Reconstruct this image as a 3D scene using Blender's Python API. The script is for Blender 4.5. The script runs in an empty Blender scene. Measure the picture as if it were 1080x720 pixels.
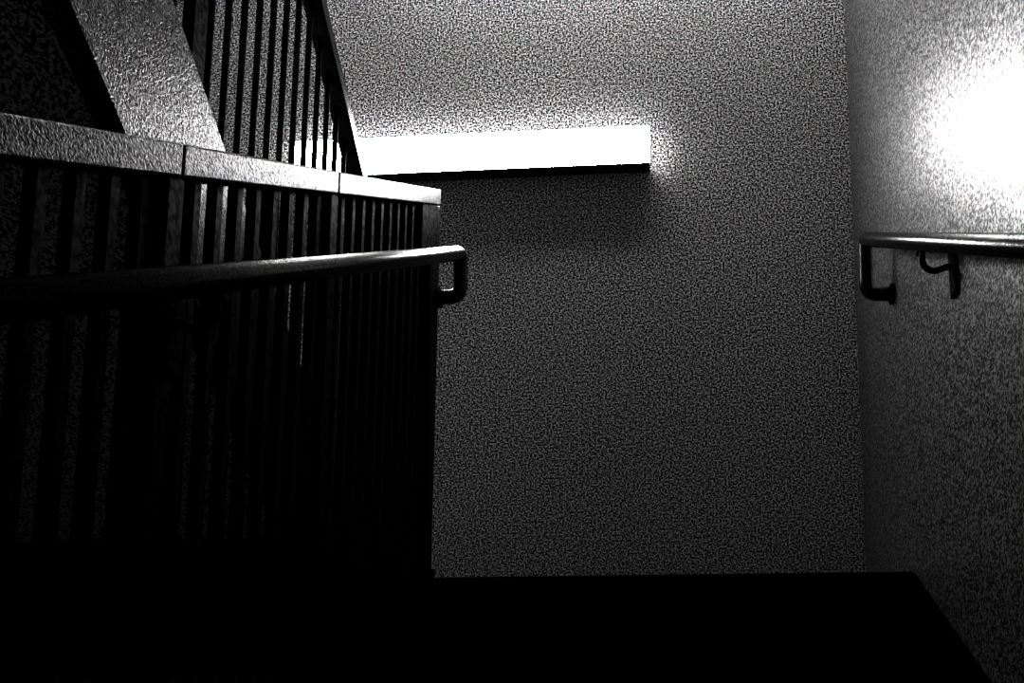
import bpy, bmesh, math
from mathutils import Vector, Matrix
S=bpy.context.scene
S.view_settings.view_transform='Standard'
S.view_settings.look='None'
S.view_settings.gamma=.62
S.view_settings.exposure=.6
L=.434; N=2.4; D=3.0; W=.609; XL=-2.05; SL=.577; SU=.66; YB=-2.5; FZ=L-.17*12; CZ=3.7

# ---------------- materials
def new(name):
    m=bpy.data.materials.new(name); m.use_nodes=True
    return m,m.node_tree.nodes,m.node_tree.links,m.node_tree.nodes['Principled BSDF']
def stipple(name,dark,light,scale=165,rough=.6,spec=.3,bump=.3,lo=.46,hi=.57,gloss=None):
    m,n,l,b=new(name)
    tc=n.new('ShaderNodeNewGeometry')
    no=n.new('ShaderNodeTexNoise'); no.inputs['Scale'].default_value=scale; no.inputs['Detail'].default_value=3
    no.inputs['Roughness'].default_value=.7
    l.new(tc.outputs['Position'],no.inputs['Vector'])
    r=n.new('ShaderNodeValToRGB'); r.color_ramp.elements[0].position=lo; r.color_ramp.elements[1].position=hi
    r.color_ramp.elements[0].color=(dark,dark,dark,1); r.color_ramp.elements[1].color=(light,light,light,1)
    l.new(no.outputs['Fac'],r.inputs['Fac']); l.new(r.outputs['Color'],b.inputs['Base Color'])
    bp=n.new('ShaderNodeBump'); bp.inputs['Strength'].default_value=bump; bp.inputs['Distance'].default_value=.003
    l.new(no.outputs['Fac'],bp.inputs['Height']); l.new(bp.outputs['Normal'],b.inputs['Normal'])
    b.inputs['Roughness'].default_value=rough; b.inputs['Specular IOR Level'].default_value=spec
    if gloss:
        b.inputs['IOR'].default_value=gloss
        mr=n.new('ShaderNodeMapRange'); mr.inputs['From Min'].default_value=lo; mr.inputs['From Max'].default_value=hi
        mr.inputs['To Min'].default_value=.12; mr.inputs['To Max'].default_value=spec
        l.new(no.outputs['Fac'],mr.inputs['Value']); l.new(mr.outputs['Result'],b.inputs['Specular IOR Level'])
    return m
def paint(name,c,rough,spec=.5,scale=120,bump=.1,metal=0):
    m,n,l,b=new(name)
    tc=n.new('ShaderNodeNewGeometry')
    no=n.new('ShaderNodeTexNoise'); no.inputs['Scale'].default_value=scale; no.inputs['Detail'].default_value=2
    l.new(tc.outputs['Position'],no.inputs['Vector'])
    mx=n.new('ShaderNodeMix'); mx.data_type='RGBA'
    mx.inputs['A'].default_value=(c*.4,c*.4,c*.4,1); mx.inputs['B'].default_value=(c*1.6,c*1.6,c*1.6,1)
    l.new(no.outputs['Fac'],mx.inputs['Factor']); l.new(mx.outputs['Result'],b.inputs['Base Color'])
    bp=n.new('ShaderNodeBump'); bp.inputs['Strength'].default_value=bump; bp.inputs['Distance'].default_value=.002
    l.new(no.outputs['Fac'],bp.inputs['Height']); l.new(bp.outputs['Normal'],b.inputs['Normal'])
    b.inputs['Roughness'].default_value=rough; b.inputs['Specular IOR Level'].default_value=spec; b.inputs['Metallic'].default_value=metal
    # speckled sheen
    mr=n.new('ShaderNodeMapRange'); mr.inputs['From Min'].default_value=.4; mr.inputs['From Max'].default_value=.6
    mr.inputs['To Min'].default_value=spec*.2; mr.inputs['To Max'].default_value=spec*1.3
    l.new(no.outputs['Fac'],mr.inputs['Value']); l.new(mr.outputs['Result'],b.inputs['Specular IOR Level'])
    return m
M_wall=stipple('stippled_wall_paint',.0,.95,rough=.7,spec=.05,bump=.15)
M_gloss=stipple('stippled_gloss_wall_paint',.0,.26,rough=.335,spec=1.0,bump=.2,gloss=3.0)
M_soff=stipple('stippled_soffit',.0,.6,rough=.7,spec=.05)
M_str=paint('gloss_stringer_paint',.004,.33,.2,260,.9)
M_blk=paint('black_metal_paint',.002,.5,.04,90,.25)
M_bar=paint('baluster_paint',.002,.5,.05,90,.2)
M_rail=paint('rail_metal',.004,.33,.17,300,.6)
M_hand=paint('handrail_metal',.003,.25,.5,300,.25)
M_flr=paint('dark_rubber_floor',.001,.9,.01,60,.2)
M_house=paint('lamp_housing_paint',.03,.5)
def emis(name,s):
    m,n,l,b=new(name); b.inputs['Base Color'].default_value=(.9,.9,.9,1)
    b.inputs['Emission Color'].default_value=(1,1,1,1); b.inputs['Emission Strength'].default_value=s
    return m
M_em=emis('lamp_diffuser',62); M_em2=emis('lamp_diffuser_edge',2); M_em3=emis('fill_lamp_diffuser',3.2)

# ---------------- helpers
def obj(name,bm,mat,parent=None,bev=0,smooth=False):
    bmesh.ops.recalc_face_normals(bm,faces=bm.faces)
    me=bpy.data.meshes.new(name); bm.to_mesh(me); bm.free()
    o=bpy.data.objects.new(name,me); S.collection.objects.link(o); me.materials.append(mat)
    if parent: o.parent=parent
    if bev:
        md=o.modifiers.new('bevel','BEVEL'); md.width=bev; md.segments=2; md.limit_method='ANGLE'
    if smooth:
        for p in me.polygons:p.use_smooth=True
    return o
def box(bm,x0,x1,y0,y1,z0,z1):
    v=[bm.verts.new((x,y,z)) for x in(x0,x1) for y in(y0,y1) for z in(z0,z1)]
    for f in((0,1,3,2),(4,6,7,5),(0,4,5,1),(2,3,7,6),(0,2,6,4),(1,5,7,3)): bm.faces.new([v[i] for i in f])
def prism(bm,x0,x1,pts):
    a=[bm.verts.new((x0,y,z)) for y,z in pts]; c=[bm.verts.new((x1,y,z)) for y,z in pts]
    bm.faces.new(a); bm.faces.new(c[::-1]); k=len(pts)
    for i in range(k): bm.faces.new((a[i],a[(i+1)%k],c[(i+1)%k],c[i]))
def fillet(pts,r,seg=6):
    pts=[Vector(p) for p in pts]; out=[pts[0]]
    for i in range(1,len(pts)-1):
        p=pts[i];a=(pts[i-1]-p);c=(pts[i+1]-p); rr=min(r,a.length*.48,c.length*.48)
        a=p+a.normalized()*rr; c=p+c.normalized()*rr
        for k in range(seg+1):
            t=k/seg; out.append(a*(1-t)**2+p*2*t*(1-t)+c*t*t)
    out.append(pts[-1]); return out
def tube(bm,pts,r,seg=16):
    t=(pts[1]-pts[0]).normalized(); nrm=t.orthogonal().normalized(); rings=[]
    for i,p in enumerate(pts):
        t2=((pts[min(i+1,len(pts)-1)]-pts[max(i-1,0)])).normalized()
        nrm=(t.rotation_difference(t2)@nrm); nrm=(nrm-t2*nrm.dot(t2)).normalized(); t=t2
        bn=t.cross(nrm)
        rings.append([bm.verts.new(p+(nrm*math.cos(a)+bn*math.sin(a))*r) for a in [2*math.pi*k/seg for k in range(seg)]])
    for A,B in zip(rings,rings[1:]):
        for k in range(seg): bm.faces.new((A[k],A[(k+1)%seg],B[(k+1)%seg],B[k]))
    bm.faces.new(rings[0]); bm.faces.new(rings[-1][::-1])
def empty(name,loc=(0,0,0)):
    e=bpy.data.objects.new(name,None); S.collection.objects.link(e); e.empty_display_size=.1; return e
def B(): return bmesh.new()

# ---------------- room
def slab(name,mat,*a):
    bm=B(); box(bm,*a); return obj(name,bm,mat)
slab('wall_right',M_gloss,W,W+.15,YB,D+.15,FZ,CZ)
slab('wall_back',M_wall,XL,W,D,D+.15,FZ,CZ)
slab('wall_left',M_wall,XL-.15,XL,YB,D+.15,FZ,CZ)
slab('wall_front',M_wall,XL-.15,W+.15,YB-.15,YB,FZ,CZ)
slab('floor',M_flr,XL-.15,W+.15,YB-.15,D+.15,FZ-.15,FZ)
slab('ceiling',M_soff,XL-.15,W+.15,YB-.15,D+.15,CZ,CZ+.15)
bm=B(); box(bm,XL+.002,W-.002,N,D-.002,L-.2,L); box(bm,XL+.002,-.78,1.90,N,L-.2,L-.001); obj('landing',bm,M_flr)

# ---------------- lower flight
def zp(y): return L-(N-y)*SL          # pitch line lower
def zu(y): return L+(N-y)*SU          # pitch line upper
run=.17/SL
fl=empty('stair_flight')
bm=B(); pts=[(N,L)]
for i in range(1,12):
    y=N-run*(i-1); pts+= [(y,L-.17*i),(y-run,L-.17*i)]
pts+=[(N-run*11,FZ),(N-run*11+.35,FZ),(N,L-.2-.05)]
prism(bm,-.62,W-.003,pts); obj('steps',bm,M_flr,fl)
bm=B()
for i in range(0,12):
    y=N-run*i; z=L-.17*i; box(bm,-.62,W-.013,y-.022,y+.04,z-.018,z+.003)
obj('nosings',bm,M_flr,fl,.003)
bm=B(); ya=N-run*11
prism(bm,-.665,-.62,[(N,zp(N)+.0),(N,zp(N)+.03),(N-.08,zp(N-.08)+.03),(ya,zp(ya)+.03),(ya,FZ),(ya+.2,FZ),(N,zp(N)-.34)])
obj('stringer',bm,M_flr,fl,.003)
bm=B(); prism(bm,W-.012,W-.002,[(N,L-.3),(N,L+.004),(ya,zp(ya)-.02),(ya,FZ+.001)]); obj('skirting',bm,M_flr,fl)

# upper flight
XG=-.80; ru=.17/SU
fu=empty('stair_flight')
bm=B(); ye=N-ru*12
pts=[(N-ru,L)]
for i in range(1,13):
    y=N-ru*i; pts+=[(y,L+.17*i)]
    if i<12: pts+=[(y-ru,L+.17*i)]
pts+=[(ye,zu(ye)-.30),(N-.30/SU,L)]
prism(bm,XL+.002,XG-.03,pts); obj('steps',bm,M_soff,fu)
bm=B(); o1=.04; o2=-.33
prism(bm,XG-.03,XG+.01,[(N,L),(N,L+.04),(ye,zu(ye)+o1),(ye,zu(ye)+o2),(N+(o2)/SU,L)])
obj('stringer',bm,M_str,fu,.004)
slab('mezzanine_floor',M_soff,XL+.002,W-.002,YB+.002,ye-.001,L+.17*12-.2,L+.17*12)

# ---------------- near guardrail
TOP=1.53; XC=-.65
def zt(y): return TOP-(N-y)*SL
g=empty('stair_guardrail')
posts=[2.36,1.63,1.09,.55,.01,-.53]
edges=[2.38,1.63,1.09,.55,.01,-.56]
bm=B()
for a,c in zip(edges,edges[1:]):
    a2=a-.0012 if a<2.3 else a; c2=c+.0012
    prism(bm,XC-.025,XC+.025,[(c2,zt(c2)),(a2,zt(a2)),(a2,zt(a2)-.046),(c2,zt(c2)-.046)])
obj('top_rail',bm,M_rail,g,.003)
bm=B()
for p in posts: 
    box(bm,XC-.018,XC+.018,p-.02,p+.02,zp(p)-.1,zt(p)-.04)
prism(bm,XC-.02,XC+.02,[(2.39,zt(2.39)-.046),(2.40,zt(2.4)-.08),(2.40,L-.05),(2.36,L-.05),(2.30,zt(2.3)-.17),(2.22,zt(2.22)-.17),(2.22,zt(2.22)-.04)])
obj('posts',bm,M_blk,g,.004)
bm=B(); y=2.3
while y>-.55:
    box(bm,XC-.008,XC+.008,y-.008,y+.008,zp(y)+.02,zt(y)-.03); y-=.06
obj('balusters',bm,M_bar,g)
bm=B()
prism(bm,XC-.015,XC+.015,[(2.36,zp(2.36)+.05),(2.36,zp(2.36)+.08),(-.53,zp(-.53)+.08),(-.53,zp(-.53)+.05)])
obj('bottom_rail',bm,M_flr,g,.003)

# upper guardrail
def zr(y): return 1.575+(2.08-y)*.72
g2=empty('stair_guardrail')
bm=B(); prism(bm,XG-.025,XG+.02,[(2.30,zr(2.30)),(-.4,zr(-.4)),(-.4,zr(-.4)-.05),(2.30,zr(2.3)-.05)]); obj('top_rail',bm,M_hand,g2,.005)
bm=B(); y=2.24
while y>-.4:
    za,zb=zu(y)+.02,zr(y)-.03
    bmesh.ops.create_cone(bm,cap_ends=True,segments=10,radius1=.0065,radius2=.0065,depth=zb-za,matrix=Matrix.Translation((XG-.005,y,(za+zb)/2)))
    y-=.06
obj('balusters',bm,M_bar,g2)
bm=B()
for p in (2.30,1.42,.6,-.3):
    box(bm,XG-.022,XG+.0,p-.022,p+.022,(zu(p)-.05 if p<2.2 else L),zr(p)-.03)
obj('posts',bm,M_blk,g2,.003)

# ---------------- handrails
def handrail(x,xw,ye_,ze,y0,brk,sgn,dr):
    h=empty('handrail')
    def z(y): return ze-(ye_-y)*SL
    bm=B()
    pts=fillet([(x,y0,z(y0)),(x,ye_,ze),(x+sgn*.0,ye_+.012,ze-dr+.01),(xw,ye_-.005,ze-dr)],.03)
    tube(bm,pts,.019)
    obj('rail',bm,M_hand,h,smooth=True)
    bm=B()
    bmesh.ops.create_cone(bm,cap_ends=True,segments=20,radius1=.028,radius2=.028,depth=.008,matrix=Matrix.Translation((xw-sgn*.004,ye_-.005,ze-dr))@Matrix.Rotation(math.pi/2,4,'Y'))
    obj('end_rosette',bm,M_blk,h)
    for k,y in enumerate(brk):
        bm=B(); zz=z(y)
        tube(bm,fillet([(x,y,zz-.012),(x,y,zz-.055),(x+sgn*.02,y,zz-.07),(xw-sgn*.004,y,zz-.055)],.02),.007,10)
        box(bm,x-.008,x+.008,y-.02,y+.02,zz-.024,zz-.014)
        box(bm,min(xw,xw-sgn*.01),max(xw,xw-sgn*.01),y-.018,y+.018,zz-.125,zz-.02)
        obj('bracket_%d'%(k+1),bm,M_blk,h,.002)
    return h
handrail(-.57,XC+.021,2.39,1.337,-.7,[1.09,.01],-1,.13)
handrail(.54,W,2.50,1.395,-.7,[1.95,.9,0],1,.165)

# ---------------- fluorescent lamp and added fill lamps
la=empty('added_fill_lamp')
x0,x1,z0,z1=-1.32,-.065,1.946,2.085
bm=B(); box(bm,x0+.01,x1-.001,D-.050,D-.047,z0+.006,z1); obj('diffuser',bm,M_em,la)
bm=B(); box(bm,x0+.01,x1-.001,D-.0465,D-.012,z0+.006,z1); obj('diffuser_body',bm,M_em2,la)
bm=B(); box(bm,x0+.005,x1-.01,D-.012,D-.002,z0+.01,z1-.01); box(bm,x0,x1,D-.050,D-.002,z0,z0+.0055)
obj('housing',bm,M_house,la,.002)
lb=empty('added_ceiling_lamp')  # added lamp out of view, grades the back wall brighter towards the top
bm=B(); box(bm,-.95,.3,2.60,2.72,CZ-.07,CZ-.014); obj('diffuser',bm,M_em,lb,.01)
bm=B(); box(bm,-.95,.3,2.61,2.71,CZ-.014,CZ-.002); box(bm,-.96,-.95,2.595,2.725,CZ-.075,CZ-.002);box(bm,.3,.31,2.595,2.725,CZ-.075,CZ-.002)
obj('housing',bm,M_house,lb,.002)
lc=empty('added_fill_lamp')  # added unseen lamp on the left wall, brightens the soffit from below
bm=B(); box(bm,XL+.014,XL+.07,-.6,.6,-.45,-.33); obj('diffuser',bm,M_em3,lc,.01)
bm=B(); box(bm,XL+.002,XL+.014,-.6,.6,-.44,-.34); obj('housing',bm,M_house,lc,.002)

# ---------------- camera
c=bpy.data.cameras.new('camera'); co=bpy.data.objects.new('camera',c); S.collection.objects.link(co); S.camera=co
c.sensor_width=36; c.lens=36*1000/1080; c.clip_start=.02
c.shift_x=-101/1080; c.shift_y=288/1080
co.rotation_euler=(math.radians(98),0,math.radians(4))
w=bpy.data.worlds.new('world'); S.world=w; w.use_nodes=True
w.node_tree.nodes['Background'].inputs[0].default_value=(0,0,0,1)
